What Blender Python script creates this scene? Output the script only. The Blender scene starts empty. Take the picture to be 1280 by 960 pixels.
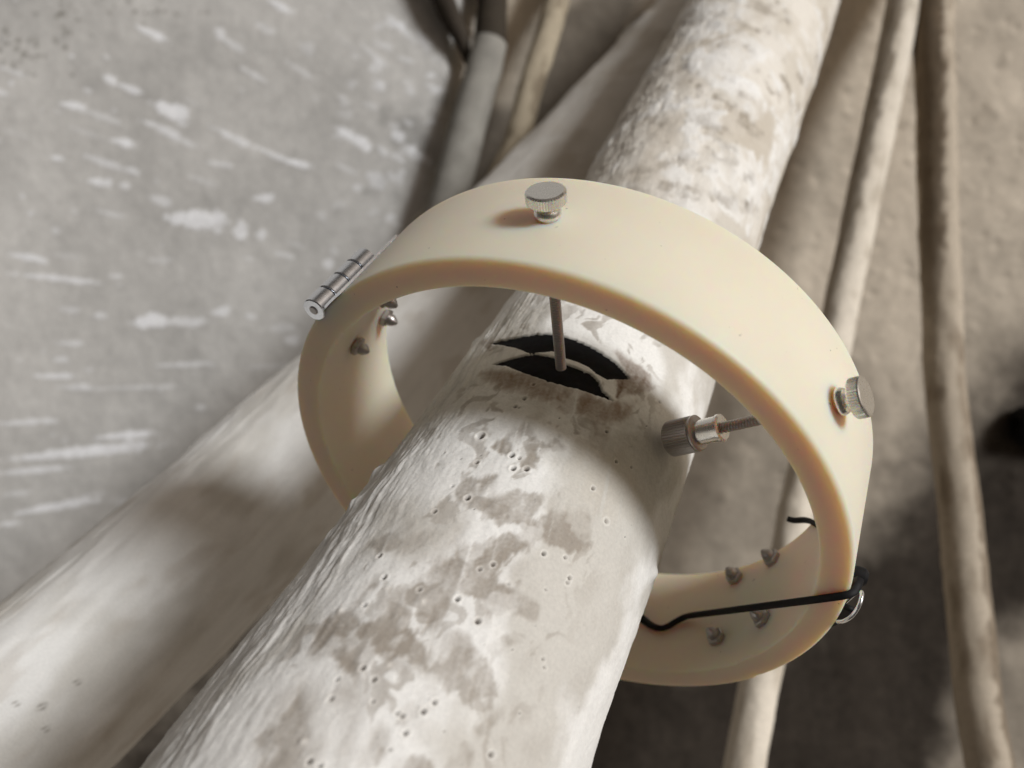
import bpy, math, random
import numpy as np
from mathutils import Vector

SC = bpy.context.scene
COL = SC.collection
H = 0.90                       # camera height over the ground (m)
F = 1030.0                     # focal length in photo pixels (1280 wide)

# ------------------------------------------------------------------ camera
cam = bpy.data.cameras.new("camera")
cam.sensor_width = 36.0
cam.lens = 36.0 * F / 1280.0
cam.clip_start, cam.clip_end = 0.01, 200
cam.dof.use_dof = True
cam.dof.focus_distance = 0.255
cam.dof.aperture_fstop = 9.0
cam_o = bpy.data.objects.new("camera", cam)
cam_o.location = (0, 0, H)
COL.objects.link(cam_o)
SC.camera = cam_o

# ------------------------------------------------------------------ world and sun (bright overcast, low broad sun)
SUN_EL, SUN_AZ = 38.0, 32.0     # elevation, azimuth counter-clockwise from +X
world = bpy.data.worlds.new("World")
SC.world = world
world.use_nodes = True
wn, wl = world.node_tree.nodes, world.node_tree.links
wn.clear()
sky = wn.new("ShaderNodeTexSky")
sky.sky_type = 'NISHITA'
sky.sun_disc = False
sky.sun_elevation = math.radians(SUN_EL)
sky.sun_rotation = math.radians(90 - SUN_AZ)
sky.dust_density = 6.0
sky.ozone_density = 0.3
hs = wn.new("ShaderNodeHueSaturation")
hs.inputs['Saturation'].default_value = 0.2
tint = wn.new("ShaderNodeMix")
tint.data_type = 'RGBA'
tint.blend_type = 'MULTIPLY'
tint.inputs[0].default_value = 1.0
tint.inputs[7].default_value = (1.0, 0.82, 0.66, 1)
bg = wn.new("ShaderNodeBackground")
bg.inputs[1].default_value = 0.0225
wo = wn.new("ShaderNodeOutputWorld")
wl.new(sky.outputs[0], hs.inputs['Color'])
wl.new(hs.outputs[0], tint.inputs[6])
wl.new(tint.outputs[2], bg.inputs[0])
wl.new(bg.outputs[0], wo.inputs[0])

sun = bpy.data.lights.new("sun", 'SUN')
sun.energy = 2.0
sun.angle = math.radians(14)
sun.color = (0.965, 0.985, 1.0)
sun_o = bpy.data.objects.new("sun", sun)
ce, se = math.cos(math.radians(SUN_EL)), math.sin(math.radians(SUN_EL))
sdir = Vector((ce * math.cos(math.radians(SUN_AZ)), ce * math.sin(math.radians(SUN_AZ)), se))
sun_o.rotation_euler = sdir.to_track_quat('Z', 'Y').to_euler()
sun_o.location = sdir * 3
COL.objects.link(sun_o)

SC.view_settings.view_transform = 'Standard'
SC.view_settings.look = 'None'
SC.view_settings.gamma = 1.0
SC.view_settings.exposure = 0.46
SC.render.engine = 'CYCLES'
SC.cycles.use_denoising = True
SC.cycles.max_bounces = 10
SC.cycles.diffuse_bounces = 6
SC.cycles.sample_clamp_indirect = 6.0

# ------------------------------------------------------------------ numpy helpers
def lin(r, g, b):
    c = np.array([r, g, b]) / 255.0
    return np.where(c <= 0.04045, c / 12.92, ((c + 0.055) / 1.055) ** 2.4)

def _hash(ix, iy, seed):
    h = (ix.astype(np.int64) * 374761393 + iy.astype(np.int64) * 668265263 + seed * 1442695041) & 0xFFFFFFFF
    h = ((h ^ (h >> 13)) * 1274126177) & 0xFFFFFFFF
    h = ((h ^ (h >> 16)) * 2246822519) & 0xFFFFFFFF
    return (h ^ (h >> 15)) & 0xFFFFFFFF

def perlin(x, y, seed=0):
    ix, iy = np.floor(x), np.floor(y)
    fx, fy = (x - ix).astype(np.float32), (y - iy).astype(np.float32)
    ux, uy = fx * fx * fx * (fx * (fx * 6 - 15) + 10), fy * fy * fy * (fy * (fy * 6 - 15) + 10)
    def g(dx, dy):
        a = _hash(ix + dx, iy + dy, seed).astype(np.float32) * np.float32(2 * math.pi / 4294967296.0)
        return np.cos(a) * (fx - dx) + np.sin(a) * (fy - dy)
    a = g(0, 0); b = g(1, 0); c = g(0, 1); d = g(1, 1)
    top = a + (b - a) * ux
    bot = c + (d - c) * ux
    return (top + (bot - top) * uy) * 1.5

def fbm(x, y, octv=4, seed=0, gain=0.5):
    out = 0.0; amp = 1.0; tot = 0.0
    for k in range(octv):
        out = out + amp * perlin(x * 2 ** k, y * 2 ** k, seed + 17 * k)
        tot += amp; amp *= gain
    return out / tot * 1.35

def sstep(a, b, x):
    t = np.clip((x - a) / (b - a), 0, 1)
    return t * t * (3 - 2 * t)

def poly_sdf(px, py, poly):
    """signed distance (negative inside) of points to a polygon"""
    d = np.full(px.shape, 1e9, np.float32); inside = np.zeros(px.shape, bool)
    n = len(poly)
    for i in range(n):
        ax, ay = poly[i]; bx, by = poly[(i + 1) % n]
        ex, ey = bx - ax, by - ay
        L = ex * ex + ey * ey + 1e-18
        t = np.clip(((px - ax) * ex + (py - ay) * ey) / L, 0, 1)
        d = np.minimum(d, (px - ax - t * ex) ** 2 + (py - ay - t * ey) ** 2)
        cond = ((ay > py) != (by > py))
        with np.errstate(divide='ignore', invalid='ignore'):
            xx = ex * (py - ay) / (by - ay if by != ay else 1e-12) + ax
        inside ^= cond & (px < xx)
    d = np.sqrt(d)
    return np.where(inside, -d, d)

def catmull(kt, kv, t):
    kt = np.asarray(kt, float); kv = np.asarray(kv, float)
    m = np.gradient(kv, kt)
    i = np.clip(np.searchsorted(kt, t) - 1, 0, len(kt) - 2)
    h = kt[i + 1] - kt[i]; u = (t - kt[i]) / h
    return ((2 * u**3 - 3 * u**2 + 1) * kv[i] + (u**3 - 2 * u**2 + u) * h * m[i]
            + (-2 * u**3 + 3 * u**2) * kv[i + 1] + (u**3 - u**2) * h * m[i + 1])

# ------------------------------------------------------------------ object helpers
def link(o, parent=None):
    COL.objects.link(o)
    if parent is not None:
        o.parent = parent
    return o

def tag(o, label=None, cat=None, group=None, kind=None):
    if label: o['label'] = label
    if cat: o['category'] = cat
    if group: o['group'] = group
    if kind: o['kind'] = kind
    return o

def mesh_obj(name, verts, faces, mat, parent=None, smooth=True, col=None):
    me = bpy.data.meshes.new(name)
    verts = np.asarray(verts, np.float32)
    faces_is_arr = isinstance(faces, np.ndarray)
    if faces_is_arr:
        nf, k = faces.shape
        me.vertices.add(len(verts)); me.vertices.foreach_set("co", verts.ravel())
        me.loops.add(nf * k); me.loops.foreach_set("vertex_index", faces.astype(np.int32).ravel())
        me.polygons.add(nf)
        me.polygons.foreach_set("loop_start", np.arange(0, nf * k, k, dtype=np.int32))
        me.update(calc_edges=True)
    else:
        me.from_pydata([tuple(map(float, v)) for v in verts], [], faces)
        me.update()
    me.polygons.foreach_set("use_smooth", np.full(len(me.polygons), smooth, bool))
    if col is not None:
        at = me.color_attributes.new("coat", 'FLOAT_COLOR', 'POINT')
        rgba = np.ones((len(verts), 4), np.float32); rgba[:, :3] = col
        at.data.foreach_set("color", rgba.ravel())
    me.materials.append(mat)
    o = bpy.data.objects.new(name, me)
    return link(o, parent)

def smooth_angle(o, deg=35):
    """flat across sharp edges, smooth elsewhere"""
    me = o.data
    import bmesh
    bm = bmesh.new(); bm.from_mesh(me)
    for e in bm.edges:
        if len(e.link_faces) == 2 and e.calc_face_angle(0) > math.radians(deg):
            e.smooth = False
    bm.to_mesh(me); bm.free()

def grid_faces(nr, nc, wrap=False, flip=False):
    r = np.arange(nr - 1)[:, None]; c = np.arange(nc if wrap else nc - 1)[None, :]
    c2 = (c + 1) % nc
    q = np.stack([r * nc + c, r * nc + c2, (r + 1) * nc + c2, (r + 1) * nc + c], -1).reshape(-1, 4)
    return q[:, ::-1] if flip else q

def px_dir(u, v):
    return np.array([(u - 640) / F, -(v - 480) / F, -1.0])

def at(u, v, depth):
    """a measured photo position at a depth below the camera, as a world point"""
    p = px_dir(u, v) * depth
    return np.array([p[0], p[1], p[2] + H])

# ------------------------------------------------------------------ materials
def new_mat(name):
    m = bpy.data.materials.new(name); m.use_nodes = True
    nt = m.node_tree
    return m, nt.nodes, nt.links, nt.nodes['Principled BSDF']

def coat_mat(name, rough=0.85, fine=900.0, amp=0.10, bump=0.12, dist=0.0006, spec=0.25):
    m, n, l, b = new_mat(name)
    a = n.new("ShaderNodeVertexColor"); a.layer_name = "coat"
    tc = n.new("ShaderNodeTexCoord")
    nz = n.new("ShaderNodeTexNoise"); nz.inputs['Scale'].default_value = fine; nz.inputs['Detail'].default_value = 6
    nz.inputs['Roughness'].default_value = 0.65
    mp = n.new("ShaderNodeMapRange"); mp.inputs[1].default_value = 0.3; mp.inputs[2].default_value = 0.7
    mp.inputs[3].default_value = 1 - amp; mp.inputs[4].default_value = 1 + amp
    mx = n.new("ShaderNodeMix"); mx.data_type = 'RGBA'; mx.blend_type = 'MULTIPLY'; mx.inputs[0].default_value = 1
    l.new(tc.outputs['Object'], nz.inputs['Vector']); l.new(nz.outputs[0], mp.inputs[0])
    l.new(a.outputs[0], mx.inputs[6]); l.new(mp.outputs[0], mx.inputs[7])
    l.new(mx.outputs[2], b.inputs['Base Color'])
    bp = n.new("ShaderNodeBump"); bp.inputs['Strength'].default_value = bump; bp.inputs['Distance'].default_value = dist
    l.new(nz.outputs[0], bp.inputs['Height']); l.new(bp.outputs[0], b.inputs['Normal'])
    b.inputs['Roughness'].default_value = rough
    b.inputs['Specular IOR Level'].default_value = spec
    return m

M_LIME = coat_mat("lime_coat", 0.82, 1100, 0.07, 0.35, 0.0004)
M_STEM = coat_mat("lime_coated_stem", 0.85, 350, 0.12, 0.35, 0.0012)
M_SOIL = coat_mat("soil_and_floor", 0.9, 160, 0.06, 0.25, 0.0025, 0.15)

def ivory():
    m, n, l, b = new_mat("ivory_plastic")
    tc = n.new("ShaderNodeTexCoord")
    nz = n.new("ShaderNodeTexNoise"); nz.inputs['Scale'].default_value = 22; nz.inputs['Detail'].default_value = 5
    vo = n.new("ShaderNodeTexNoise"); vo.inputs['Scale'].default_value = 420; vo.inputs['Detail'].default_value = 2
    cr = n.new("ShaderNodeValToRGB")
    cr.color_ramp.elements[0].position = 0.3; cr.color_ramp.elements[0].color = (0.725, 0.68, 0.545, 1)
    cr.color_ramp.elements[1].position = 0.75; cr.color_ramp.elements[1].color = (0.77, 0.73, 0.60, 1)
    sp = n.new("ShaderNodeMapRange"); sp.inputs[1].default_value = 0.205; sp.inputs[2].default_value = 0.25
    sp.inputs[3].default_value = 0.35; sp.inputs[4].default_value = 1.0
    mx = n.new("ShaderNodeMix"); mx.data_type = 'RGBA'; mx.blend_type = 'MULTIPLY'; mx.inputs[0].default_value = 1
    l.new(tc.outputs['Object'], nz.inputs['Vector']); l.new(tc.outputs['Object'], vo.inputs['Vector'])
    l.new(nz.outputs[0], cr.inputs[0]); l.new(vo.outputs[0], sp.inputs[0])
    l.new(cr.outputs[0], mx.inputs[6]); l.new(sp.outputs[0], mx.inputs[7])
    l.new(mx.outputs[2], b.inputs['Base Color'])
    b.inputs['Roughness'].default_value = 0.5
    b.inputs['Specular IOR Level'].default_value = 0.3
    b.inputs['Subsurface Weight'].default_value = 1.0
    b.inputs['Subsurface Radius'].default_value = (1.0, 0.45, 0.13)
    b.inputs['Subsurface Scale'].default_value = 0.014
    nb = n.new("ShaderNodeTexNoise"); nb.inputs['Scale'].default_value = 700; nb.inputs['Detail'].default_value = 3
    bp = n.new("ShaderNodeBump"); bp.inputs['Strength'].default_value = 0.06; bp.inputs['Distance'].default_value = 0.0003
    l.new(tc.outputs['Object'], nb.inputs['Vector']); l.new(nb.outputs[0], bp.inputs['Height']); l.new(bp.outputs[0], b.inputs['Normal'])
    return m
M_IVORY = ivory()

def metal(name, colr, rough, dirt=0.15):
    m, n, l, b = new_mat(name)
    tc = n.new("ShaderNodeTexCoord")
    nz = n.new("ShaderNodeTexNoise"); nz.inputs['Scale'].default_value = 450; nz.inputs['Detail'].default_value = 6
    l.new(tc.outputs['Object'], nz.inputs['Vector'])
    mp = n.new("ShaderNodeMapRange"); mp.inputs[3].default_value = rough - dirt * .6; mp.inputs[4].default_value = rough + dirt
    l.new(nz.outputs[0], mp.inputs[0]); l.new(mp.outputs[0], b.inputs['Roughness'])
    b.inputs['Metallic'].default_value = 1.0
    b.inputs['Base Color'].default_value = (*colr, 1)
    return m
M_NICKEL = metal("nickel_plate", (0.80, 0.79, 0.76), 0.24)
M_CHROME = metal("hinge_chrome", (0.80, 0.83, 0.88), 0.24, 0.08)
M_STEEL = metal("dull_steel", (0.44, 0.42, 0.41), 0.34)

def plain(name, colr, rough, spec=0.3):
    m, n, l, b = new_mat(name)
    tc = n.new("ShaderNodeTexCoord")
    nz = n.new("ShaderNodeTexNoise"); nz.inputs['Scale'].default_value = 300; nz.inputs['Detail'].default_value = 5
    mp = n.new("ShaderNodeMapRange"); mp.inputs[3].default_value = 0.6; mp.inputs[4].default_value = 1.4
    mx = n.new("ShaderNodeMix"); mx.data_type = 'RGBA'; mx.blend_type = 'MULTIPLY'; mx.inputs[0].default_value = 1
    mx.inputs[6].default_value = (*colr, 1)
    l.new(tc.outputs['Object'], nz.inputs['Vector']); l.new(nz.outputs[0], mp.inputs[0]); l.new(mp.outputs[0], mx.inputs[7])
    l.new(mx.outputs[2], b.inputs['Base Color'])
    b.inputs['Roughness'].default_value = rough
    b.inputs['Specular IOR Level'].default_value = spec
    return m
M_BLACK = plain("black_rubber", (0.009, 0.009, 0.010), 0.6, 0.18)
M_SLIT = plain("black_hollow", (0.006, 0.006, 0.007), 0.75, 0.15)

# ------------------------------------------------------------------ ground: lime-spattered floor running into soil
def axis(lo, hi, step, far):
    mid = np.arange(lo, hi, step)
    k = np.arange(1, 15)
    ext = step * 4 * (1.45 ** k - 1) / .45
    ext = ext / ext[-1] * far
    return np.r_[(lo - ext)[::-1], mid, mid[-1] + ext]

GS = 0.00175
gx, gy = axis(-0.60, 0.62, GS, 4.0), axis(-0.47, 0.47, GS, 4.0)
X, Y = np.meshgrid(gx, gy)
U, V = 640 + X / H * F, 480 - Y / H * F          # photo pixel units are just the ground's own grid, 0.87 mm each
wob = fbm(X * 9, Y * 9, 4, 3)
wob2 = fbm(X * 30, Y * 30, 3, 8)
floor_m = 1 - sstep(-25, 25, U - (592 - (V - 60) * 0.20) + 22 * wob + 10 * wob2)
floor_m = np.where(V > 480, 1 - sstep(-30, 30, U - (560 - 1.08 * (V - 480)) + 30 * wob), floor_m)
FLOOR_LIFT = 0.06                     # floor lifted above the soil to pull in the trunk shadows on it
BASE = FLOOR_LIFT * floor_m
HF = H - FLOOR_LIFT
U, V = 640 + X / (H - BASE) * F, 480 - Y / (H - BASE) * F
floor_c = lin(192, 190, 186)[None, None] * (1 + 0.25 * fbm(X * 7, Y * 7, 5, 21) + 0.10 * fbm(X * 60, Y * 60, 4, 5))[..., None]
lime_soil = lin(194, 183, 167)[None, None] * (1 + 0.20 * fbm(X * 11, Y * 11, 5, 33) + 0.10 * fbm(X * 70, Y * 70, 4, 2))[..., None]
shade_soil = lin(55, 49, 43)[None, None] * (1 + 0.30 * fbm(X * 14, Y * 14, 5, 44) + 0.2 * fbm(X * 90, Y * 90, 3, 4))[..., None]
# shade painted into the soil colour to the lower right, its edge ragged
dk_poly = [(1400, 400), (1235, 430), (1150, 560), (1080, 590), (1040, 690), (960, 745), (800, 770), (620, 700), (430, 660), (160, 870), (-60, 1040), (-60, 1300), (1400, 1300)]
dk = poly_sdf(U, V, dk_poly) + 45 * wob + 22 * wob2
shade_m = 1 - sstep(-95, 95, dk)
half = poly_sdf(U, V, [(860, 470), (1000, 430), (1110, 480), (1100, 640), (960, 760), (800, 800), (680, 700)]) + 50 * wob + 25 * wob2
shade_m = np.maximum(shade_m, .42 * (1 - sstep(-60, 60, half)))  # weaker painted shade on the ground seen through the ring
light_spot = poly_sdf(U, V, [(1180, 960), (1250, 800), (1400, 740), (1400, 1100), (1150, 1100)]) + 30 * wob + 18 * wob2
shade_m *= 1 - 0.55 * (1 - sstep(-40, 40, light_spot))
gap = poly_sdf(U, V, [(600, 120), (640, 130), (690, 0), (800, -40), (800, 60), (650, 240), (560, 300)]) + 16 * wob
gap_m = 0.75 * (1 - sstep(-25, 25, gap))  # main trunk's shadow painted on the soil beside the second trunk
mould = sstep(0.05, 0.75, fbm(X * 24, Y * 24, 5, 71) + 0.55 - np.hypot((U - 530) / 130, (V - 190) / 190))
col = floor_c * floor_m[..., None] + lime_soil * (1 - floor_m)[..., None]
shade_m = shade_m * (1 - floor_m)
col = col * (1 - shade_m)[..., None] + shade_soil * shade_m[..., None]
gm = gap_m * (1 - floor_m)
col = col * (1 - gm)[..., None] + shade_soil * 1.3 * gm[..., None]
col = col * (1 - 0.32 * mould * floor_m)[..., None]
Z = BASE + 0.0035 * (1 - floor_m) * fbm(X * 11, Y * 11, 4, 91, .42) + 0.0006 * (1 - floor_m) * fbm(X * 45, Y * 45, 3, 92, .4)
Z += 0.0005 * floor_m * fbm(X * 40, Y * 40, 4, 93)
# pock marks and small lumps in the limed soil
rng = np.random.default_rng(5)
for k in range(170):
    u0, v0 = rng.uniform(900, 1290), rng.uniform(-10, 620)
    rr = rng.uniform(2.5, 9); sgn = rng.choice([-1, 1], p=[.6, .4])
    i0 = np.searchsorted(gx, (u0 - 640) / F * H); j0 = np.searchsorted(gy, -(v0 - 480) / F * H)
    R_ = int(rr * 3 * H / F / GS) + 2
    sl = (slice(max(j0 - R_, 0), j0 + R_), slice(max(i0 - R_, 0), i0 + R_))
    d2 = (X[sl] - (u0 - 640) / F * H) ** 2 + ((Y[sl] + (v0 - 480) / F * H) * rng.uniform(.8, 1.5)) ** 2
    g = np.exp(-d2 / (rr * H / F) ** 2)
    Z[sl] += sgn * g * rr * 0.00022
# spatter of white lime: centre, half length, half width, slope in degrees, strength (measured on the floor)
SPL = [(215,140,26,12,25,1),(290,172,32,5,27,.7),(345,195,30,4,24,.7),(375,205,16,5,15,.9),(88,132,16,6,12,1),(125,145,25,5,20,.4),
(137,99,10,6,25,.9),(160,110,18,5,22,.9),(190,42,22,6,25,.9),(274,40,8,8,30,.6),(290,55,16,5,28,.5),(350,8,18,6,25,.9),(330,35,15,6,30,.4),
(385,60,12,8,30,.35),(200,160,28,5,22,.7),(225,175,30,4,20,.5),(155,178,14,7,10,.9),(130,203,30,5,20,.6),(165,213,10,5,15,.6),(70,198,8,4,10,.8),
(125,228,18,6,5,.8),(155,232,7,5,0,.7),(200,250,16,7,15,.6),(245,275,38,15,5,.95),(300,290,9,12,0,.8),(326,294,7,8,0,.7),(331,248,14,6,0,.8),
(275,205,16,4,8,.5),(440,172,30,7,30,.9),(470,225,14,12,45,.5),(497,170,10,8,30,.8),(520,195,20,8,25,.5),(475,108,8,8,0,.6),(35,322,25,5,10,.9),
(70,348,60,4,6,.8),(145,345,10,4,0,.5),(200,325,15,4,0,.3),(185,402,22,11,-5,1),(225,402,35,7,0,.6),(275,390,12,7,-5,.7),(125,395,12,5,0,.6),
(85,387,14,5,5,.4),(90,429,20,4,0,.6),(75,449,10,4,0,.6),(70,470,28,4,0,.8),(230,456,35,4,-3,.5),(330,458,30,4,-3,.3),(30,528,40,4,-3,.7),
(155,545,38,6,-5,.9),(100,565,90,8,-6,.9),(40,588,45,5,-5,.7),(20,617,18,4,-8,.4),(70,633,55,6,-10,.85),(10,655,15,4,-5,.6),(160,485,60,3,-2,.4),
(350,410,20,6,0,.35),(365,425,10,8,0,.6),(410,330,8,8,0,.6),(90,70,3,3,0,.8),(13,104,4,4,0,.7),(2,84,4,4,0,.6),(28,245,4,4,0,.5),(70,288,7,6,0,.5)]
for k in range(90):
    u0, v0 = rng.uniform(-20, 580), rng.uniform(-10, 700)
    ang = math.degrees(math.atan2(470 - v0, 800 - u0)) * 0.8
    L_ = rng.choice([2.5, 4, 7, 14, 22]); SPL.append((u0, v0, L_, min(L_, rng.uniform(2.2, 4.5)), ang, rng.uniform(.15, .6)))
for k in range(60):
    u0, v0 = rng.normal(500, 45), rng.uniform(20, 330)
    SPL.append((u0, v0, rng.uniform(4, 11), rng.uniform(3, 8), rng.uniform(-20, 50), rng.uniform(.15, .55)))
white = lin(246, 247, 250)
nz1 = fbm(U / 14, V / 14, 3, 12); nz2 = fbm(U / 5, V / 5, 2, 13)
for (u0, v0, L_, W_, ang, st) in SPL:
    m_ = L_ * 1.8 + 8
    i0, i1 = np.searchsorted(gx, ((u0 - m_ - 640) / F * HF, (u0 + m_ - 640) / F * HF))
    j0, j1 = np.searchsorted(gy, (-(v0 + m_ - 480) / F * HF, -(v0 - m_ - 480) / F * HF))
    if i1 <= i0 or j1 <= j0: continue
    sl = (slice(j0, j1), slice(i0, i1))
    W_ *= .85
    a = math.radians(ang); du, dv = U[sl] - u0, V[sl] - v0
    p, q = du * math.cos(a) + dv * math.sin(a), -du * math.sin(a) + dv * math.cos(a)
    taper = 1 + 0.35 * p / L_
    d = np.hypot(p / L_, q / (W_ * np.clip(taper, .4, 1.5))) - 1 + 0.38 * nz1[sl] + 0.32 * nz2[sl]
    mk = st * (1 - sstep(-0.28, 0.18, d)) * (0.82 + 0.25 * nz2[sl])
    mk = np.clip(mk, 0, 1) * (floor_m[sl] * .9 + .1)
    col[sl] = col[sl] * (1 - mk)[..., None] + white * mk[..., None]
    Z[sl] += 0.0004 * mk
# dark mossy specks in the corner of the floor
for k in range(110):
    c = rng.integers(0, 3)
    u0, v0 = [(rng.normal(85, 9), rng.normal(20, 28)), (rng.normal(25, 22), rng.normal(65, 16)), (rng.normal(150, 60), rng.normal(15, 12))][c]
    r0 = rng.uniform(1.2, 3.6)
    i0, i1 = np.searchsorted(gx, ((u0 - 9 - 640) / F * HF, (u0 + 9 - 640) / F * HF)); j0, j1 = np.searchsorted(gy, (-(v0 + 9 - 480) / F * HF, -(v0 - 9 - 480) / F * HF))
    sl = (slice(j0, j1), slice(i0, i1))
    mk = 0.38 * (1 - sstep(.5, 1.4, np.hypot(U[sl] - u0, V[sl] - v0) / r0 + .5 * nz2[sl]))
    col[sl] = col[sl] * (1 - mk)[..., None] + lin(84, 78, 62) * mk[..., None]
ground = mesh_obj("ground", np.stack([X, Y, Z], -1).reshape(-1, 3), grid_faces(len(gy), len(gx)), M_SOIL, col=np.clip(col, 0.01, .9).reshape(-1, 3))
tag(ground, "grey lime-spattered floor running into brown soil painted dark where shaded", kind='structure')

# ------------------------------------------------------------------ tubes
class Tube:
    """a trunk or stem: axis knots (x,y,z in camera axes, radius), sampled on its own length t and angle phi (0 = upper side)"""
    def __init__(s, knots, t, phi):
        k = np.array(knots, float)
        s.D = k[-1, :3] - k[0, :3]; s.L = np.linalg.norm(s.D); s.D /= s.L
        kt = (k[:, :3] - k[0, :3]) @ s.D
        s.t, s.phi = t, phi
        P = np.stack([catmull(kt, k[:, i], t) for i in range(3)], -1); P[:, 2] += H
        s.P, s.r = P, catmull(kt, k[:, 3], t)
        g = np.array([0, 0, 1.]) - s.D * s.D[2]; g /= np.linalg.norm(g)
        h = np.cross(s.D, g); h = h if h[0] > 0 else -h
        s.n = np.cos(phi)[:, None] * g + np.sin(phi)[:, None] * h
        s.S, s.T = np.meshgrid(phi * s.r.mean(), t)
        base = s.pos(0.0)
        q = base.copy(); q[..., 2] -= H
        s.pu, s.pv = 640 + F * q[..., 0] / np.maximum(-q[..., 2], .02), 480 - F * q[..., 1] / np.maximum(-q[..., 2], .02)
        s.front = ((-q) * s.n[None]).sum(-1) > 0.004
    def pos(s, disp):
        return s.P[:, None] + (s.r[:, None] + disp)[..., None] * s.n[None]
    def find(s, u, v):
        """surface coordinates (s, t) of a mark measured on the photograph"""
        d = np.where(s.front[::3, ::3], (s.pu[::3, ::3] - u) ** 2 + (s.pv[::3, ::3] - v) ** 2, 1e12)
        i = np.unravel_index(np.argmin(d), d.shape)
        return s.S[::3, ::3][i], s.T[::3, ::3][i]
    def build(s, name, disp, colr, mat, parent=None):
        v = s.pos(disp); nr, nc = v.shape[:2]
        f = grid_faces(nr, nc, wrap=True)
        a, b, c = v[nr // 2, 0], v[nr // 2, 1], v[nr // 2 + 1, 0]
        if np.cross(b - a, c - a) @ s.n[0] < 0: f = f[:, ::-1]
        o = mesh_obj(name, v.reshape(-1, 3), f, mat, parent, col=np.clip(colr, .004, .9).reshape(-1, 3))
        return o

def phis(n, front=0.70):
    """angles all the way round, denser on the upper side"""
    w = np.linspace(-1, 1, n, endpoint=False)
    return np.pi * (w * front + (1 - front) * w ** 3) 

# ------------------------------------------------------------------ main trunk
MAIN = [(-0.1004,-0.2046,-0.1147,0.0556),(-0.0497,-0.1278,-0.2013,0.0530),(0.0009,-0.0511,-0.2878,0.0502),(0.0491,0.0272,-0.3744,0.0475),
        (0.0941,0.1074,-0.4609,0.0497),(0.1395,0.1874,-0.5475,0.0529),(0.1843,0.2678,-0.6341,0.0555),(0.2285,0.3485,-0.7206,0.0575),(0.2727,0.4293,-0.8072,0.060),(0.33,0.53,-0.915,0.066)]
T_END = np.linalg.norm(np.array(MAIN[-1][:3]) - np.array(MAIN[0][:3]))
tm = np.r_[np.arange(0.0, 0.03, .002), np.arange(0.03, 0.40, 0.00052), np.arange(0.40, 0.80, 0.0011), np.arange(0.80, T_END, .004)]
tr = Tube(MAIN, tm, phis(560))
S, T = tr.S, tr.T
PH = tr.phi[None, :] + 0 * T
near = 1 - sstep(0.36, 0.46, T)                    # lower stretch, freshly brushed; beyond it older mottled lime
side = sstep(0.55, 1.15, -PH) * sstep(-2.6, -1.9, PH)   # left flank, fibrous
rside = sstep(0.9, 1.3, PH)
# lengthwise bark fibres, slightly twisted
St = S + 0.10 * T
fib = fbm(St * 620 + 2.0 * fbm(S * 40, T * 25, 3, 9), T * 34, 4, 61, .55)
fib2 = fbm(St * 190 + 1.6 * fbm(S * 30, T * 18, 3, 19), T * 20, 4, 62, .6)
lump = fbm(S * 26, T * 17, 4, 63)
fine = fbm(S * 600, T * 600, 3, 64)
disp = 0.0010 * lump + 0.00022 * fbm(S * 130, T * 110, 3, 65)
disp += (0.00040 * fib + 0.00030 * fib2 + 0.00016 * fbm(St * 1500, T * 120, 2, 60)) * (0.12 + 0.95 * side + 0.35 * rside) + 0.00007 * fine
disp += 0.0005 * (1 - near) * fbm(S * 70, T * 50, 4, 66) * (1 - .4 * rside)
disp += 0.0008 * np.maximum(0, fbm(S * 60, T * 28, 3, 69) - 0.25) * side
# colour: white lime, broad beige thin-coat zones, taupe bare strokes
W0, BE, TA = lin(231, 230, 227), lin(194, 190, 182), lin(157, 149, 139)
thin = sstep(-0.10, 0.34, fbm(S * 26 + 3, T * 18, 5, 70) + 0.24 * sstep(0.12, .50, PH + .25 * fbm(S * 60, T * 40, 3, 74)) - .12 * side)
col = W0 + (BE - W0) * (0.85 * thin)[..., None]
streak = fbm(St * 230, T * 26, 4, 77)
col = col * (1 + 0.05 * streak * (.4 + side) + 0.03 * fine)[..., None]
grey_f = sstep(0.1, .8, -fib2) * side
col = col * (1 - 0.30 * grey_f)[..., None]

def stain(poly, strength=1.0, wobble=0.0011, soft=0.0008, colr=TA, depth=0.00022, comb=0.9):
    global disp, col
    st = np.array([tr.find(*p) for p in poly])
    mn, mx_ = st.min(0) - .008, st.max(0) + .008
    rows = np.where((tm >= mn[1]) & (tm <= mx_[1]))[0]; cs = np.where((S[0] >= mn[0]) & (S[0] <= mx_[0]))[0]
    if len(rows) < 2 or len(cs) < 2: return
    sl = (slice(rows[0], rows[-1] + 1), slice(cs[0], cs[-1] + 1))
    s_, t_ = S[sl], T[sl]
    u_ = s_ + .12 * t_
    w = wobble * (comb * .7 * fbm(u_ * 420, t_ * 120, 3, 31) + 1.0 * fbm(s_ * 150, t_ * 130, 4, 32) + comb * .45 * fbm(u_ * 1100, t_ * 260, 2, 37))
    d = poly_sdf(s_, t_, st) + w - .0009
    sf = soft * (1.0 + 1.6 * sstep(0, .6, fbm(s_ * 70, t_ * 60, 2, 39)))
    m = (1 - sstep(-sf, sf, d)) * strength
    m = m * (0.86 + 0.22 * fbm(u_ * 330, t_ * 60, 4, 35) + .42 * fbm(s_ * 55, t_ * 45, 3, 38) + .14 * fbm(s_ * 900, t_ * 900, 2, 36))
    m = np.clip(m - .55 * m * sstep(.10, .38, fbm(s_ * 105, t_ * 75, 4, 41)) - .30 * (m > 0) * sstep(.42, .7, fbm((u_ + .1 * t_) * 420, t_ * 14, 2, 40)), 0, 1)
    col[sl] = col[sl] * (1 - m)[..., None] + colr * m[..., None]
    disp[sl] -= depth * m

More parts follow.
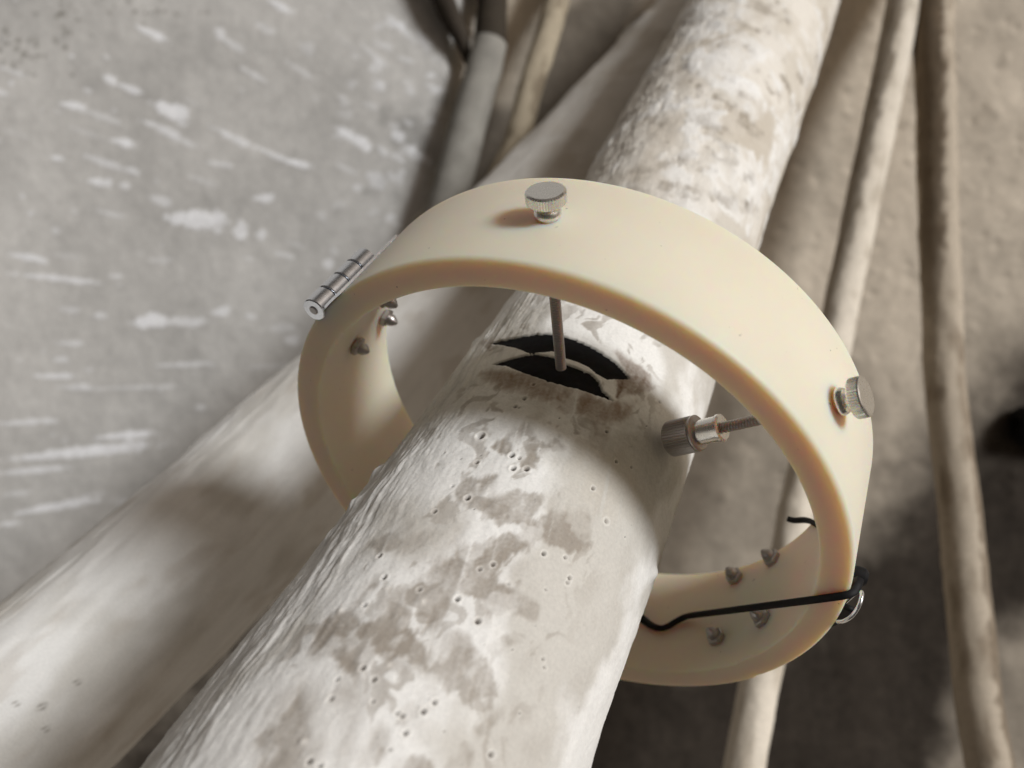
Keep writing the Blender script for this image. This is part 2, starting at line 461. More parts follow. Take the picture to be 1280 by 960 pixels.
def zp(ox, oy, sc, pts): return [(ox + x / sc, oy + y / sc) for x, y in pts]
A_ = lambda pts: zp(400, 520, 4, pts)
B_ = lambda pts: zp(340, 720, 4, pts)
C_ = lambda pts: zp(560, 720, 4, pts)
stain(A_([(880,150),(915,115),(950,130),(955,180),(915,185)]))
stain(A_([(990,165),(1065,110),(1115,160),(1095,210),(1045,245),(1020,235),(1005,190)]), 1.0)
stain(A_([(1120,150),(1190,120),(1215,165),(1150,170)]), .7)
stain(A_([(955,100),(1000,50),(1040,60),(1050,90),(1000,85)]), .8)
stain(A_([(690,370),(750,325),(820,320),(870,290),(850,330),(800,370),(760,395),(720,430),(700,410)]), 1.0)
stain(A_([(820,430),(880,400),(920,410),(990,380),(1060,400),(1100,380),(1110,430),(1050,490),(1030,540),(960,520),(900,540),(870,500),(820,515)]), 1.0)
stain(A_([(250,630),(350,590),(400,620),(350,660),(290,690)]), .75)
stain(A_([(400,680),(470,580),(520,570),(510,630),(570,700),(560,740),(470,740)]), .55, soft=.003)
stain([(535,715),(555,697),(572,695),(585,685),(615,675),(640,667),(655,670),(660,660),(680,645),(720,640),(732,645),(737,680),(720,690),(695,680),
       (672,670),(655,685),(635,695),(620,705),(615,720),(632,735),(640,748),(646,761),(640,765),(610,765),(600,750),(575,735),(562,745),(558,762),
       (540,778),(525,792),(537,767),(515,765),(492,765),(490,735),(520,730)], .95, wobble=.0014, soft=.001)
stain(B_([(200,290),(260,220),(340,170),(380,190),(420,260),(500,240),(560,205),(605,215),(610,290),(680,290),(770,350),(760,440),(680,480),(600,440),
          (540,390),(480,440),(400,460),(380,420),(300,390),(220,420)]), 1.0, wobble=.0013)
stain(B_([(820,450),(900,390),(1000,365),(1080,410),(1085,500),(1120,560),(1110,600),(1050,590),(980,610),(930,560),(880,540)]), .85, wobble=.0013)
stain(B_([(20,600),(100,540),(180,600),(200,720),(160,790),(220,860),(190,1000),(-60,1000),(0,720)]), .8, soft=.003)
stain(B_([(320,950),(380,800),(350,700),(400,560),(460,500),(430,620),(440,700),(400,850),(380,960)]), .55, soft=.002)
stain(B_([(440,940),(500,770),(520,800),(480,960)]), .55, soft=.002)
stain(B_([(590,990),(640,930),(740,930),(790,990)]), .9)
stain(B_([(1060,660),(1085,625),(1100,650),(1075,665)]), .8)
stain(B_([(420,140),(500,20),(515,10),(500,60),(440,140)]), .9)
stain(C_([(120,100),(160,30),(280,60),(420,150),(430,200),(330,190),(250,130)]), .75)
stain(C_([(300,830),(420,800),(480,820),(440,930),(330,960),(280,900)]), .3, soft=.004)
stain(C_([(570,590),(640,520),(700,500),(660,590),(590,640)]), .22, soft=.004)
stain([(715,555),(790,575),(800,640),(760,650),(715,630)], .22, colr=lin(190, 176, 154), soft=.004)
# field of small scalloped brush marks where the bare bark shows through
bf = fbm(St * 120 + 1.2 * fbm(S * 60, T * 50, 3, 81), T * 62, 4, 82, .55) + .55 * fbm(S * 34, T * 26, 3, 83)
bm_ = sstep(.30, .42, bf) * near * sstep(-1.25, -.8, PH) * (1 - sstep(.15, .6, PH)) * (.55 + .35 * fbm(S * 90, T * 60, 3, 84))
bm_ = np.clip(bm_, 0, .8); col = col * (1 - bm_)[..., None] + TA * bm_[..., None]; disp -= .00018 * bm_
# many small rubbed strokes along the trunk
for k in range(75):
    u, v = rng.uniform(250, 800), rng.uniform(520, 955)
    if not (u > 705 - (v - 340) * .86 + 40 and u < 850 - .32 * (v - 600) - 25): continue
    L_, W_ = rng.uniform(4, 17), rng.uniform(2, 6); a = math.radians(rng.uniform(-70, -45))
    ca, sa = math.cos(a), math.sin(a)
    pts = [(-1, 0), (-.4, -1), (.3, -.7), (1, -.3), (.8, .5), (.1, 1), (-.6, .8)]
    stain([(u + L_ * p * ca - W_ * q * sa, v + L_ * p * sa + W_ * q * ca) for p, q in pts], rng.uniform(.2, .75) * (1 if u < 660 else .4), wobble=.0012, soft=rng.uniform(.0006, .0022))
# torn bark and brown stain round the slits
BR = lin(122, 98, 78)
stain([(600,468),(640,466),(700,486),(760,506),(792,503),(780,518),(764,530),(735,520),(700,507),(655,490),(625,486)], .8, wobble=.0016, soft=.0018, colr=lin(146, 126, 108), comb=.5)
stain([(772,470),(806,476),(812,486),(795,492),(772,496)], .9, colr=BR, wobble=.001)
stain([(770,440),(812,470),(806,480),(784,462)], .8, colr=BR, wobble=.001)
for poly, st_ in (([(740,530),(760,536),(752,560),(742,556)], .5), ([(600,430),(612,424),(612,436)], .6)): stain(poly, st_, colr=BR)

# air-bubble pits with raised rims: photo position, size in photo pixels, how open (negative: a filled blister)
PITS = [(600,543,4.5,.8),(640,567.5,3.2,1),(649,570,2.2,1),(640,582,3.2,1),(660,588,3.2,1),(585,623,3.2,1),(541.5,639,2.6,1),(595,577,2.4,1),(556,564,1.6,1),
(577,574,1.2,1),(599.5,567,1.2,1),(476.5,696,3,1),(477,723,3,1),(483,734,3.4,-.6),(458,756,2.6,1),(529,755,4.5,-.6),(573,747,3.2,1),(601.5,713,2.4,1),(617,705,2.6,1),
(681,694.5,2.8,1),(705.5,698,2.2,1),(712,725,2.6,1),(706,728,2.6,.6),(683,740,2,.8),(634,728,2.2,.6),(757,541,1.8,1),(769,575,2,1),(789,583,1.8,1),(742.5,612,2.4,1),
(755,653,3,.6),(782,672,1.4,1),(455,837,3,1),(468,849,3,1),(419,848,2.6,1),(415,874,3.2,.7),(464,876,2.4,.9),(494,894,3,1),(504,900,3,.9),(531,891,3.4,1),(543,876,3,1),
(505,920,3.2,1),(490,935,2.4,1),(553,911,1.6,.8),(612,940,3.2,1),(595,779,3.4,1),(423,764,3.4,-.8),(388,956,3.4,1),(404,957,3,1),(375,928,4,-.9),(648,888,1.8,.7),
(676,825,2.2,1),(680,837,2.2,1),(637,814,1.4,.8),(592.5,636,1.2,1),(563,607,2,.8),(486,829,3.5,-.5),(524,733,2.5,.8),(830,545,1.4,1),(806,532,1.4,1),(668,480,2,.8),
(654,498,2.4,1),(649,510,1.6,1),(643,506,2.2,1),(700,524,1.2,1),(820,503,2,.7)]
for (u, v, r_, k) in PITS:
    s0, t0 = tr.find(u, v)
    i = np.argmin(abs(tm - t0))
    dep = max(H - tr.P[i, 2] - 0.04, .1)
    R = 1.15 * r_ * dep / F
    rows = np.where(abs(tm - t0) < 3.2 * R)[0]; cs = np.where(abs(S[0] - s0) < 3.2 * R)[0]
    if len(rows) < 2 or len(cs) < 2: continue
    sl = (slice(rows[0], rows[-1] + 1), slice(cs[0], cs[-1] + 1))
    d = np.hypot(S[sl] - s0, (T[sl] - t0) * 0.9) / R
    if k > 0:
        disp[sl] += k * R * (-1.5 * (1 - sstep(.45, 1.15, d)) + .32 * np.exp(-((d - 1.45) / .38) ** 2))
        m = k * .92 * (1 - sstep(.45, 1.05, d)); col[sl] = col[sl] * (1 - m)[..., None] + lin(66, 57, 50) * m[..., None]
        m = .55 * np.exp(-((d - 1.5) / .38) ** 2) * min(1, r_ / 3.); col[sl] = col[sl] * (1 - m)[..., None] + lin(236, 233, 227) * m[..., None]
    else:
        disp[sl] += -k * R * .9 * np.exp(-(d / .9) ** 2)
        m = .7 * np.exp(-(d / .8) ** 2); col[sl] = col[sl] * (1 - m)[..., None] + lin(232, 228, 221) * m[..., None]
# tiny pin holes scattered over the coat
for k in range(420):
    i = rng.integers(60, 900); j = rng.integers(60, len(tr.phi) - 60)
    q = rng.uniform(.1, .55); disp[i, j] -= .0004 * q; col[i, j] *= 1 - .6 * q
# warts on the flank and the swelling on the right edge
for (u, v, r_, hgt) in ((470,590,11,.0016), (444,630,10,.0015), (594,428,10,.0010), (816,716,9,.0016), (412,670,11,.0008)):
    s0, t0 = tr.find(u, v); R = r_ * .26 / F
    disp += hgt * np.exp(-((S - s0) ** 2 + ((T - t0) * .8) ** 2) / R ** 2)
s0, t0 = tr.find(838, 545)
disp += .0026 * np.exp(-((S - s0) ** 2 + ((T - t0) * .9) ** 2) / .016 ** 2)
# older mottled stretch above the ring: brown flecks, grey film, thick white daubs
far = 1 - near
m1 = sstep(.12, .5, fbm(S * 75, T * 55, 5, 101, .6) * (.6 + .6 * sstep(-.2, .5, fbm(S * 18, T * 12, 3, 102)))) * far * (1 - .55 * rside)
m2 = sstep(.02, .5, fbm(S * 24, T * 17, 4, 103)) * far
m3 = sstep(.15, .45, fbm(S * 38, T * 25, 5, 104, .55)) * far
col = col * (1 - .5 * far)[..., None] + lin(214, 204, 187) * (.5 * far)[..., None]
col = col * (1 - .55 * m2)[..., None] + lin(188, 178, 163) * (.55 * m2)[..., None]
col = col * (1 - .70 * m1)[..., None] + lin(138, 127, 112) * (.70 * m1)[..., None]
col = col * (1 - .8 * m3)[..., None] + W0 * (.8 * m3)[..., None]
disp += .0005 * m3 - .0004 * m1

for poly in ([(880,60),(930,40),(960,70),(925,95),(960,130),(940,150),(890,110),(850,75)], [(900,180),(940,190),(955,240),(935,290),(900,260),(880,220)], [(850,15),(905,5),(915,40),(870,55),(845,45)], [(975,150),(1000,140),(965,250),(955,230)]):
    stain(poly, .8, wobble=.005, soft=.0025, colr=W0 * 1.05, depth=-.0004, comb=.3)
DK = lin(112, 101, 88)
for (u, v, a, b) in ((880,152,16,5), (902,166,9,7), (932,152,9,5), (855,200,10,6), (838,236,18,6), (868,240,14,5), (912,250,20,6), (935,262,10,4), (790,235,14,5), (925,118,6,5), (935,220,5,4),
                     (885,190,8,4), (915,205,7,4), (860,28,14,5), (955,10,12,7), (778,190,12,6), (812,150,14,8), (830,205,9,5), (908,184,6,4), (945,165,7,7), (800,215,9,4)):
    stain([(u - a, v), (u - a * .4, v - b), (u + a * .5, v - b * .8), (u + a, v + b * .2), (u + a * .3, v + b), (u - a * .5, v + b * .7)], .6, wobble=.005, soft=.003, colr=lin(134, 124, 110), comb=.3)

# two crescent slits cut through the coat
SLIT = [[(612.8,429.3),(645.6,419.9),(671.9,417),(689.4,418.3),(720,424.2),(746.3,438.4),(768.1,453.8),(786.7,473.9),(761.6,473.5),(746.3,465.8),(733,458),(720,450.5),
         (707,445),(692.7,441.7),(676.3,439.5),(663,441),(645.6,436.3),(630.3,431.9)],
        [(618.3,454.9),(636.9,449.4),(665.3,443.0),(680.6,445.0),(697,449),(706,453),(720,459),(737.5,466.9),(747.4,475.6),(755,488.8),(766,501.9),(746.3,494.2),(720,485.5),
         (685,474.5),(656.6,465.8),(634.7,459.2)]]
slit_sd = []
for poly in SLIT:
    st = np.array([tr.find(*p) for p in poly])
    mn, mx_ = st.min(0) - .005, st.max(0) + .005
    rows = np.where((tm >= mn[1]) & (tm <= mx_[1]))[0]; cs = np.where((S[0] >= mn[0]) & (S[0] <= mx_[0]))[0]
    sl = (slice(rows[0], rows[-1] + 1), slice(cs[0], cs[-1] + 1))
    d = poly_sdf(S[sl], T[sl], st) + .0002 * fbm(S[sl] * 420, T[sl] * 420, 3, 55)
    slit_sd.append((sl, d, disp[sl].copy()))
for sl, d, _ in slit_sd:
    inside = 1 - sstep(-.0002, .0002, d)
    disp[sl] = disp[sl] - .0014 * inside + .00008 * np.exp(-((d - .0007) / .0005) ** 2)
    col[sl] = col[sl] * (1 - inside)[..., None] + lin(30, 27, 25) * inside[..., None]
trunk = bpy.data.objects.new("tree_trunk", None); link(trunk)
tag(trunk, "large whitewashed trunk with bare taupe brush marks passing through the ivory ring", "trunk")
tr.build("lime_coated_bark", disp, col, M_LIME, trunk)
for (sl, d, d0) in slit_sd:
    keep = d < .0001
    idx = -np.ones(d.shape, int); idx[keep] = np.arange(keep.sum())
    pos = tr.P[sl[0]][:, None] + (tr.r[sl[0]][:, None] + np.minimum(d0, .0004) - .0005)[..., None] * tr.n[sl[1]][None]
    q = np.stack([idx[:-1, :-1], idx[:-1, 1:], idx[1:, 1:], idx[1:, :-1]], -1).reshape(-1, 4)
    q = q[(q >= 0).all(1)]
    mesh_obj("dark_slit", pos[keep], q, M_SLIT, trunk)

# ------------------------------------------------------------------ second trunk, left and behind
LEFT = [(-0.3348,-0.2659,-0.2873,0.0482),(-0.2448,-0.1707,-0.3765,0.0477),(-0.1547,-0.0754,-0.4657,0.0470),(-0.0673,0.0221,-0.5549,0.0484),
        (0.0169,0.1222,-0.6441,0.0525),(0.0990,0.2240,-0.7333,0.0582),(0.1805,0.3264,-0.8225,0.0644),(0.27,0.43,-0.92,0.072)]
tl = np.arange(0, np.linalg.norm(np.array(LEFT[-1][:3]) - np.array(LEFT[0][:3])), .0017)
lt = Tube(LEFT, tl, phis(230))
S, T = lt.S, lt.T
PHl = lt.phi[None, :] + 0 * T
St = S + .08 * T
side = sstep(0.3, 1.1, -PHl)
d_l = .0018 * fbm(S * 22, T * 14, 4, 201) + (.0005 * fbm(St * 170, T * 20, 4, 202) + .0005 * fbm(St * 380, T * 32, 3, 203)) * (.15 + .9 * side + .5 * sstep(.5, 1.2, PHl))
c_l = W0 * .94 + (BE - W0) * (sstep(-.1, .4, fbm(S * 20, T * 12, 4, 204)) * .6)[..., None]
mt = sstep(.15, .5, fbm(S * 40, T * 22, 4, 205)); c_l = c_l * (1 - .28 * mt)[..., None] + lin(170, 158, 143) * (.28 * mt)[..., None]
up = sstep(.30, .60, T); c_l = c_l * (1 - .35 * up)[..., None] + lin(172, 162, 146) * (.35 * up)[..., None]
c_l *= (1 + .05 * fbm(St * 200, T * 24, 4, 206))[..., None]
for (u, v, r_) in ((792,32,14), (778,20,9), (60,880,4), (95,860,3), (26,877,3), (60,903,3)):
    s0, t0 = lt.find(u, v); i = np.argmin(abs(tl - t0)); R = r_ * (H - lt.P[i, 2]) / F
    q = np.hypot(S - s0, T - t0) / R
    m = .7 * np.exp(-((q - .7) / .5) ** 2); c_l = c_l * (1 - m)[..., None] + lin(96, 86, 74) * m[..., None]
    d_l += R * .3 * np.exp(-((q - 1.3) / .5) ** 2) - R * .4 * np.exp(-(q / .8) ** 2)
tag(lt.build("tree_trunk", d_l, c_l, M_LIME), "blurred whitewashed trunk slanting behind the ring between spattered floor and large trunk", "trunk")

# ------------------------------------------------------------------ thin stems on the right
def stem(name, pts, seed, base, dark, label, nph=40, bend=.0025, group=None, bare=None):
    """pts: (u, v, depth, radius)"""
    k = [(*(px_dir(u, v) * d), r) for u, v, d, r in pts]
    L = np.linalg.norm(np.array(k[-1][:3]) - np.array(k[0][:3]))
    tb = Tube(k, np.linspace(0, L, int(L / .003)), np.linspace(-np.pi, np.pi, nph, endpoint=False))
    S, T = tb.S, tb.T
    d = .0004 * fbm(S * 50, T * 20, 3, seed) + .0004 * fbm(S * 200, T * 45, 3, seed + 1) + .0014 * np.maximum(0, fbm(S * 60 + 7, T * 50, 2, seed + 2) - .35)
    for tk in np.random.default_rng(seed).uniform(.12, .95, 4): d = d + .0006 * np.exp(-((T / L - tk) * L / .006) ** 2) * (1 + .5 * np.cos(tb.phi[None] - tk * 40))
    tb.P += bend * np.stack([fbm(tb.t * 6, tb.t * 0 + seed, 2, seed), fbm(tb.t * 6, tb.t * 0 + 9 + seed, 2, seed), 0 * tb.t], -1)
    c = lin(*base) + (lin(*dark) - lin(*base)) * sstep(-.1, .6, fbm(S * 60, T * 24, 4, seed + 3))[..., None]
    if bare:                                       # flank left without lime: (t, centre angle, half width, strength) knots
        b = np.array(bare, float); ph = tb.phi[None] + .35 * fbm(S * 90, T * 60, 4, seed + 7)
        ce_, hw, st_ = (np.interp(T / L, b[:, 0], b[:, q]) for q in (1, 2, 3))
        m = (1 - sstep(-.12, .12, abs(ph - ce_) - hw)) * st_
        c = c * (1 - m)[..., None] + lin(96, 82, 65) * (1 + .25 * fbm(S * 120, T * 40, 4, seed + 8))[..., None] * m[..., None]
        d -= .0006 * m
    o = tb.build(name, d, c, M_STEM)
    return tag(o, label, "stem", group)
stem("thin_stem", [(905,1080,.585,.0146),(930,960,.60,.0146),(985,690,.66,.0142),(1052,380,.73,.0150),(1100,150,.79,.0160),(1133,-15,.83,.0168),(1150,-100,.87,.018)], 301,
     (222,213,198), (192,182,166), "thin pale stem passing behind the clasp side of the ring", group="thin stems leaning to the top",
     bare=[(0,-1.6,.5,0),(.45,-1.5,.7,.2),(.62,-1.3,.8,.5),(1,-1.1,.95,.8)])
stem("thin_stem", [(1262,1080,.60,.0172),(1238,960,.62,.0172),(1205,700,.67,.0168),(1182,480,.72,.0166),(1172,240,.77,.0172),(1167,0,.82,.0190),(1165,-100,.86,.021)], 311,
     (182,170,153), (146,133,116), "thin brownish stem standing clear of the ring, far right", group="thin stems leaning to the top",
     bare=[(0,1.2,.8,.75),(.3,1.2,.9,.7),(.44,1.2,.6,.3),(.5,-1.2,.5,.3),(.58,-.9,.75,.8),(.75,-.85,.85,.95),(1,-.8,.9,.95)])
stem("thin_stem", [(604,260,.80,.0115),(640,190,.81,.0120),(668,95,.83,.0125),(699,-5,.85,.0130),(715,-70,.88,.014)], 321,
     (176,164,143), (128,116,98), "short olive-grey stem in the crevice above the ring, beside the second trunk", group="thin stems leaning to the top")

# pale post with shade painted on its top, and twig darkened likewise, at the top of the picture
def stake(name, pts, colr, mat=M_STEM, parent=None, seed=1, nph=20):
    k = [(*(px_dir(u, v) * d), r) for u, v, d, r in pts]
    L = np.linalg.norm(np.array(k[-1][:3]) - np.array(k[0][:3]))
    tb = Tube(k, np.linspace(0, L, max(int(L / .003), 12)), np.linspace(-np.pi, np.pi, nph, endpoint=False))
    S, T = tb.S, tb.T
    d = .0009 * fbm(S * 60, T * 40, 3, seed)
    c = lin(*colr) * (1 + .22 * fbm(S * 70, T * 40, 4, seed + 4))[..., None]
    return tb.build(name, d, c, mat, parent)
pp = bpy.data.objects.new("post", None); link(pp)
tag(pp, "pale grey post with an end painted dark for shade beside the spattered floor", "post")
stake("limed_shaft", [(548,300,.808,.0190),(566,230,.813,.0188),(592,130,.82,.0182),(610,66,.826,.0172),(613,52,.827,.0166)], (146,143,136), parent=pp, seed=401)
stake("shaded_end", [(610,66,.8275,.0164),(612.5,54,.829,.0170),(614,30,.831,.0160),(616,-10,.833,.0152),(618,-60,.836,.015)], (60,53,44), parent=pp, seed=402)
tag(stake("twig", [(586,80,.835,.0035),(578,52,.831,.0075),(563,20,.826,.0105),(550,-12,.824,.0115),(535,-50,.822,.0115)], (58,51,43), seed=403),
    "tapering twig painted dark for shade at the top edge, left of the pale post", "twig")
tag(stake("black_pipe", [(1270,531,.886,.0090),(1272,531,.886,.0160),(1277,531,.886,.0200),(1290,532,.886,.0215),(1400,538,.886,.0215)], (22,20,20), seed=404),
    "black rounded pipe end at the right edge on the soil", "pipe")

# ------------------------------------------------------------------ ivory clamp ring
RC = np.array([0.0111, -0.0431, -0.2854 + H])
RA = np.array([0.40532, 0.62067, -0.67118])
E1 = np.array([0.83728, -0.54677, 0.0]); E1 -= RA * (RA @ E1); E1 /= np.linalg.norm(E1)
E2 = np.cross(E1, RA)
if E2[2] < 0: E2 = -E2
RO, RI, RL = 0.100, 0.0901, 0.0496

def rp(th, ax, rad):
    """point on the ring: angle (deg), distance along its axis, radius"""
    a = math.radians(th)
    return RC + RA * ax + (math.cos(a) * E1 + math.sin(a) * E2) * rad
def rn(th):
    a = math.radians(th); return math.cos(a) * E1 + math.sin(a) * E2
def rt(th):
    a = math.radians(th); return -math.sin(a) * E1 + math.cos(a) * E2

ring = bpy.data.objects.new("clamp_ring", None); link(ring)
tag(ring, "hinged ivory plastic clamp ring with thumbscrews round the large whitewashed trunk", "clamp ring")

def profile(f_out=0.0016, f_in=0.0010, n=5):
    p = []
    def arc(cx, cy, r, a0, a1):
        for q in np.linspace(a0, a1, n): p.append((cx + r * math.cos(math.radians(q)), cy + r * math.sin(math.radians(q))))
    arc(RI + f_in, f_in, f_in, 180, 270); arc(RO - f_out, f_out, f_out, 270, 360)
    arc(RO - f_out, RL - f_out, f_out, 0, 90); arc(RI + f_in, RL - f_in, f_in, 90, 180)
    return np.array(p)                                        # (radius, axial)
def ring_body():
    pr = profile(); m = len(pr)
    th = np.r_[np.linspace(-9, 167, 150), np.linspace(167.4, 350.6, 156)]      # the lower half sits half a millimetre proud
    dr = np.where(th < 167.2, 0.0, 0.0006)
    v = np.array([[rp(a, ax, q + d) for q, ax in pr] for a, d in zip(th, dr)])
    f = grid_faces(len(th), m, wrap=True)
    f = np.r_[f, [[(len(th) - 1) * m + k, (len(th) - 1) * m + (k + 1) % m, (k + 1) % m, k] for k in range(m)]]
    o = mesh_obj("ring_body", v.reshape(-1, 3), f, M_IVORY, ring)
    import bmesh
    bm = bmesh.new(); bm.from_mesh(o.data); bmesh.ops.recalc_face_normals(bm, faces=bm.faces); bm.to_mesh(o.data); bm.free()
    smooth_angle(o, 40)
ring_body()

# lathe on any axis
def lathe(name, org, axis, prof, seg, mat, parent, teeth=None, sharp=30):
    """prof: (height, radius); teeth: (first ring, last ring, count, depth) knurls that stretch of the profile"""
    axis = axis / np.linalg.norm(axis)
    x = np.cross(axis, [0.31, 0.17, 0.93]); x /= np.linalg.norm(x); y = np.cross(axis, x)
    v = []; n = len(prof)
    for i, (h, r) in enumerate(prof):
        for k in range(seg):
            rr = r
            if teeth and teeth[0] <= i <= teeth[1] and k % 2: rr = r - teeth[3]
            a = 2 * math.pi * k / seg
            v.append(org + axis * h + rr * (math.cos(a) * x + math.sin(a) * y))
    f = [tuple(q) for q in grid_faces(n, seg, wrap=True)]
    f += [tuple(range(seg))[::-1], tuple((n - 1) * seg + i for i in range(seg))]
    o = mesh_obj(name, v, f, mat, parent)
    smooth_angle(o, sharp)
    return o

def thread(h0, h1, r, pitch=0.0010, depth=0.0004):
    p = []; h = h0
    while h < h1:
        p += [(h, r - depth), (h + pitch * .35, r), (h + pitch * .6, r)]; h += pitch
    return p
def thumbscrew(th, ax, tip):
    o, n = rp(th, ax, RO), rn(th)
    k = lathe("thumbscrew", o, n, [(.0046,.0030),(.0048,.0056),(.0052,.0060),(.0080,.0060),(.0084,.0057),(.0086,.0052),(.0086,.0008)], 88, M_NICKEL, ring, teeth=(2,3,44,.00034), sharp=18)
    lathe("collar", o, n, [(-.0002,.0028),(.0002,.0036),(.0010,.0041),(.0019,.0041),(.0028,.0036),(.0032,.0026),(.0048,.0025)], 40, M_NICKEL, k)
    lathe("threaded_rod", o, -n, thread(.0095, tip, .0018), 20, M_STEEL, k, sharp=60)
    return k
thumbscrew(120.3, .0242, .0560)
ts = thumbscrew(61.3, .0238, .0480)
o_, n_ = rp(61.3, .0238, RO), rn(61.3)
lathe("sleeve", o_, -n_, [(.0367,.0020),(.0365,.0038),(.0370,.0045),(.0379,.0045),(.0381,.0041),(.0460,.0041)], 36, M_NICKEL, ts)
lathe("knurled_cap", o_, -n_, [(.0450,.0044),(.0452,.0054),(.0457,.0060),(.0463,.0060),(.0465,.0055),(.0469,.0060),(.0556,.0060),(.0562,.0055),(.0566,.0046)], 80, M_STEEL, ts, teeth=(5,6,40,.0003), sharp=18)

# screw ends with nuts poking through to the inside
def cap_nut(th, ax, rot):
    o, n = rp(th, ax, RI), -rn(th)
    k = lathe("cap_nut", o, n, [(-.0003,.0033),(.0003,.0038),(.0017,.0038),(.0021,.0033)], 6, M_STEEL, ring, sharp=20)
    lathe("screw_end", o, n, [(.0018,.0024),(.0036,.0023),(.0046,.0017),(.0058,.0006)], 18, M_STEEL, k)
for th, ax in ((-4.7,.0452),(-17.4,.0432),(-2.5,.0149),(-17.7,.0135)): cap_nut(th, ax, 0)
for th, ax in ((-174.1,.0223),(-184.0,.0360),(-172.5,.0440)): cap_nut(th, ax, 0)

# hinge on the left side
HTH = 167.5
def sector(name, t0, t1, a0, a1, r0, r1, mat, parent, n=10):
    th = np.linspace(t0, t1, n); v = []
    for a in th: v += [rp(a, a0, r0), rp(a, a0, r1), rp(a, a1, r1), rp(a, a1, r0)]
    f = [tuple(q) for q in grid_faces(n, 4, wrap=True)] + [(0, 1, 2, 3), tuple((n - 1) * 4 + i for i in (3, 2, 1, 0))]
    o = mesh_obj(name, v, f, mat, parent, smooth=False)
    import bmesh
    bm = bmesh.new(); bm.from_mesh(o.data); bmesh.ops.recalc_face_normals(bm, faces=bm.faces); bm.to_mesh(o.data); bm.free()
    return o
hinge = sector("hinge", HTH - 8.5, HTH - 1.0, .0005, .0365, RO + .0001, RO + .0009, M_CHROME, ring)
sector("leaf", HTH + 0.5, HTH + 3.0, .0015, .0330, RO + .0006, RO + .0013, M_CHROME, hinge)
ho = rp(HTH, -.0005, RO + .0026)
for i in range(4):
    a0 = i * .0084
    lathe("knuckle", ho, RA, [(a0 + .0003,.0014),(a0 + .0003,.0037),(a0 + .0006,.0041),(a0 + .0078,.0041),(a0 + .0081,.0037),(a0 + .0081,.0014)], 32, M_CHROME, hinge)
lathe("pin", ho, RA, [(-.0001,.0004),(-.0001,.0012),(.0002,.0016),(.0332,.0016),(.0335,.0010)], 20, M_STEEL, hinge)

# swept band / wire
def sweep(name, pts, w, h, mat, parent=None, up=None, sub=8, round_=False):
    pts = np.array(pts); kt = np.r_[0, np.cumsum(np.linalg.norm(np.diff(pts, axis=0), axis=1))]
    t = np.linspace(0, kt[-1], (len(pts) - 1) * sub + 1)
    if round_: P = np.stack([catmull(kt, pts[:, i], t) for i in range(3)], -1)
    else:      P = np.stack([np.interp(t, kt, pts[:, i]) for i in range(3)], -1)
    if not round_:
        for _ in range(1): P[1:-1] = .25 * P[:-2] + .5 * P[1:-1] + .25 * P[2:]
    d = np.gradient(P, axis=0); d /= np.linalg.norm(d, axis=1)[:, None]
    v = []; m = 12
    x = np.cross(d[0], up if up is not None else RA); x /= np.linalg.norm(x)
    for i in range(len(P)):
        x = x - d[i] * (x @ d[i]); x /= np.linalg.norm(x); y = np.cross(d[i], x)
        for k in range(m):
            a = 2 * math.pi * k / m
            ca, sa = math.cos(a), math.sin(a)
            e = 1.0 if round_ else .22
            v.append(P[i] + x * w * .5 * math.copysign(abs(ca) ** e, ca) + y * h * .5 * math.copysign(abs(sa) ** e, sa))
    f = [tuple(q) for q in grid_faces(len(P), m, wrap=True)] + [tuple(range(m))[::-1], tuple((len(P) - 1) * m + i for i in range(m))]
    o = mesh_obj(name, v, f, mat, parent)
    import bmesh
    bm = bmesh.new(); bm.from_mesh(o.data); bmesh.ops.recalc_face_normals(bm, faces=bm.faces); bm.to_mesh(o.data); bm.free()
    return o

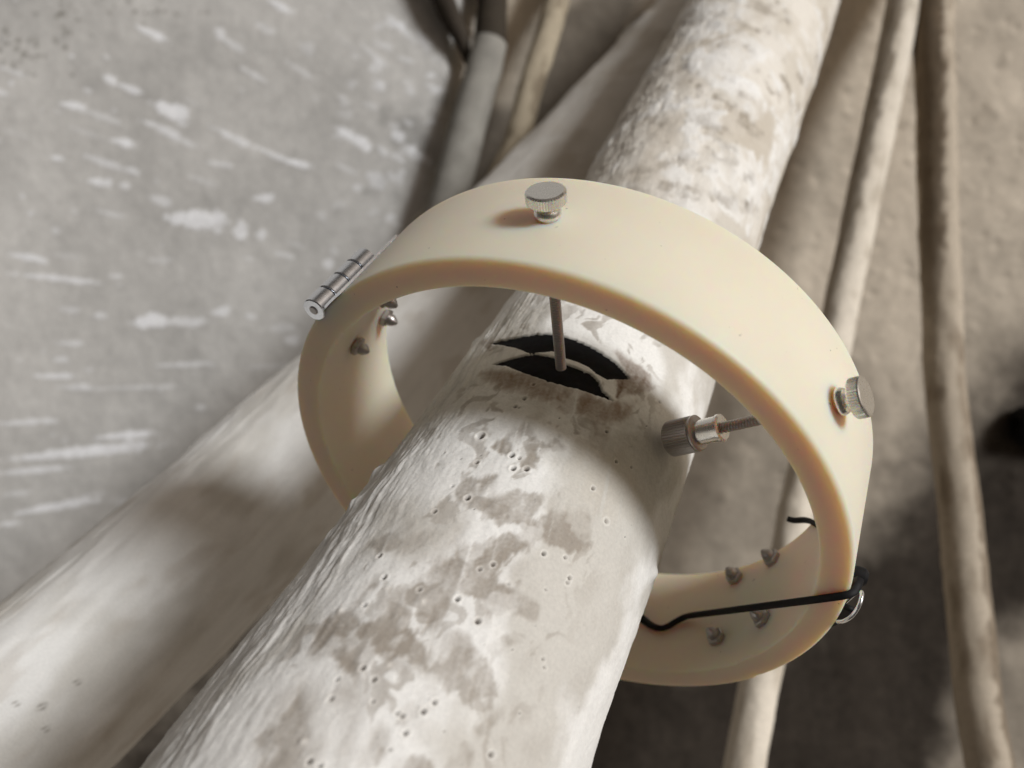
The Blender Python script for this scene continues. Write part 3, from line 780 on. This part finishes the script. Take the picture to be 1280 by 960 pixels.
# toggle latch on the lower right outside
latch = sector("latch", -19.0, 4.0, .006, .043, RO + .0007, RO + .0020, M_CHROME, ring)
loop = [rp(18, .003, RO + .0012), rp(20.5, .0012, RO + .0022), rp(23, .0012, RO + .0034), rp(25, .0035, RO + .0042), rp(25.3, .007, RO + .0042), rp(23.5, .0095, RO + .0036), rp(20, .010, RO + .0022), rp(18, .009, RO + .0012)]
sweep("latch_loop", loop, .0013, .0013, M_CHROME, latch, round_=True)
sweep("latch_lever", [rp(8, .012, RO + .0024), rp(14, .009, RO + .0026), rp(21, .006, RO + .0030)], .0036, .0016, M_BLACK, latch)
lathe("latch_knob", rp(22, .018, RO + .0002), rn(22), [(0,.0022),(.0022,.0032),(.0048,.0032),(.0060,.0022),(.0062,.0008)], 20, M_BLACK, latch)

# black strap over the rim and across the opening
def inner(u, v, rad, far_side=True):
    d = px_dir(u, v); o = -(RC - np.array([0, 0, H])); dp = d - RA * (d @ RA); op = o - RA * (o @ RA)
    a, b, c = dp @ dp, 2 * dp @ op, op @ op - rad * rad
    q = math.sqrt(max(b * b - 4 * a * c, 0)); t = (-b + (q if far_side else -q)) / (2 * a)
    return d * t + np.array([0, 0, H])
def on_plane(u, v, ax):
    d = px_dir(u, v); p0 = RC + RA * ax - np.array([0, 0, H])
    return d * ((p0 @ RA) / (d @ RA)) + np.array([0, 0, H])
strap_pts = [rp(29.5, .006, RO + .0018), on_plane(1068, 742, .0010), on_plane(1062, 743.5, -.0014), on_plane(1018, 749.5, -.0013), inner(858, 770, RI - .0016), inner(843, 778, RI - .0012), inner(829, 787, RI - .0012), inner(814, 783, RI - .0012), inner(797, 768, RI - .0012), inner(770, 735, RI - .0012)]
strap = sweep("strap", strap_pts, .0023, .0028, M_BLACK, up=RA, sub=6)
tag(strap, "black strap stretched over the rim and across the lower opening of the ring", "strap")
sweep("loose_end", [rp(17, .040, RI + .0002), rp(10.5, .0500, RI - .0006), rp(7.5, .0535, RI - .0012), rp(4.5, .0550, RI - .0030), rp(3.2, .0560, RI - .0045)], .0016, .0020, M_BLACK, strap, sub=6)
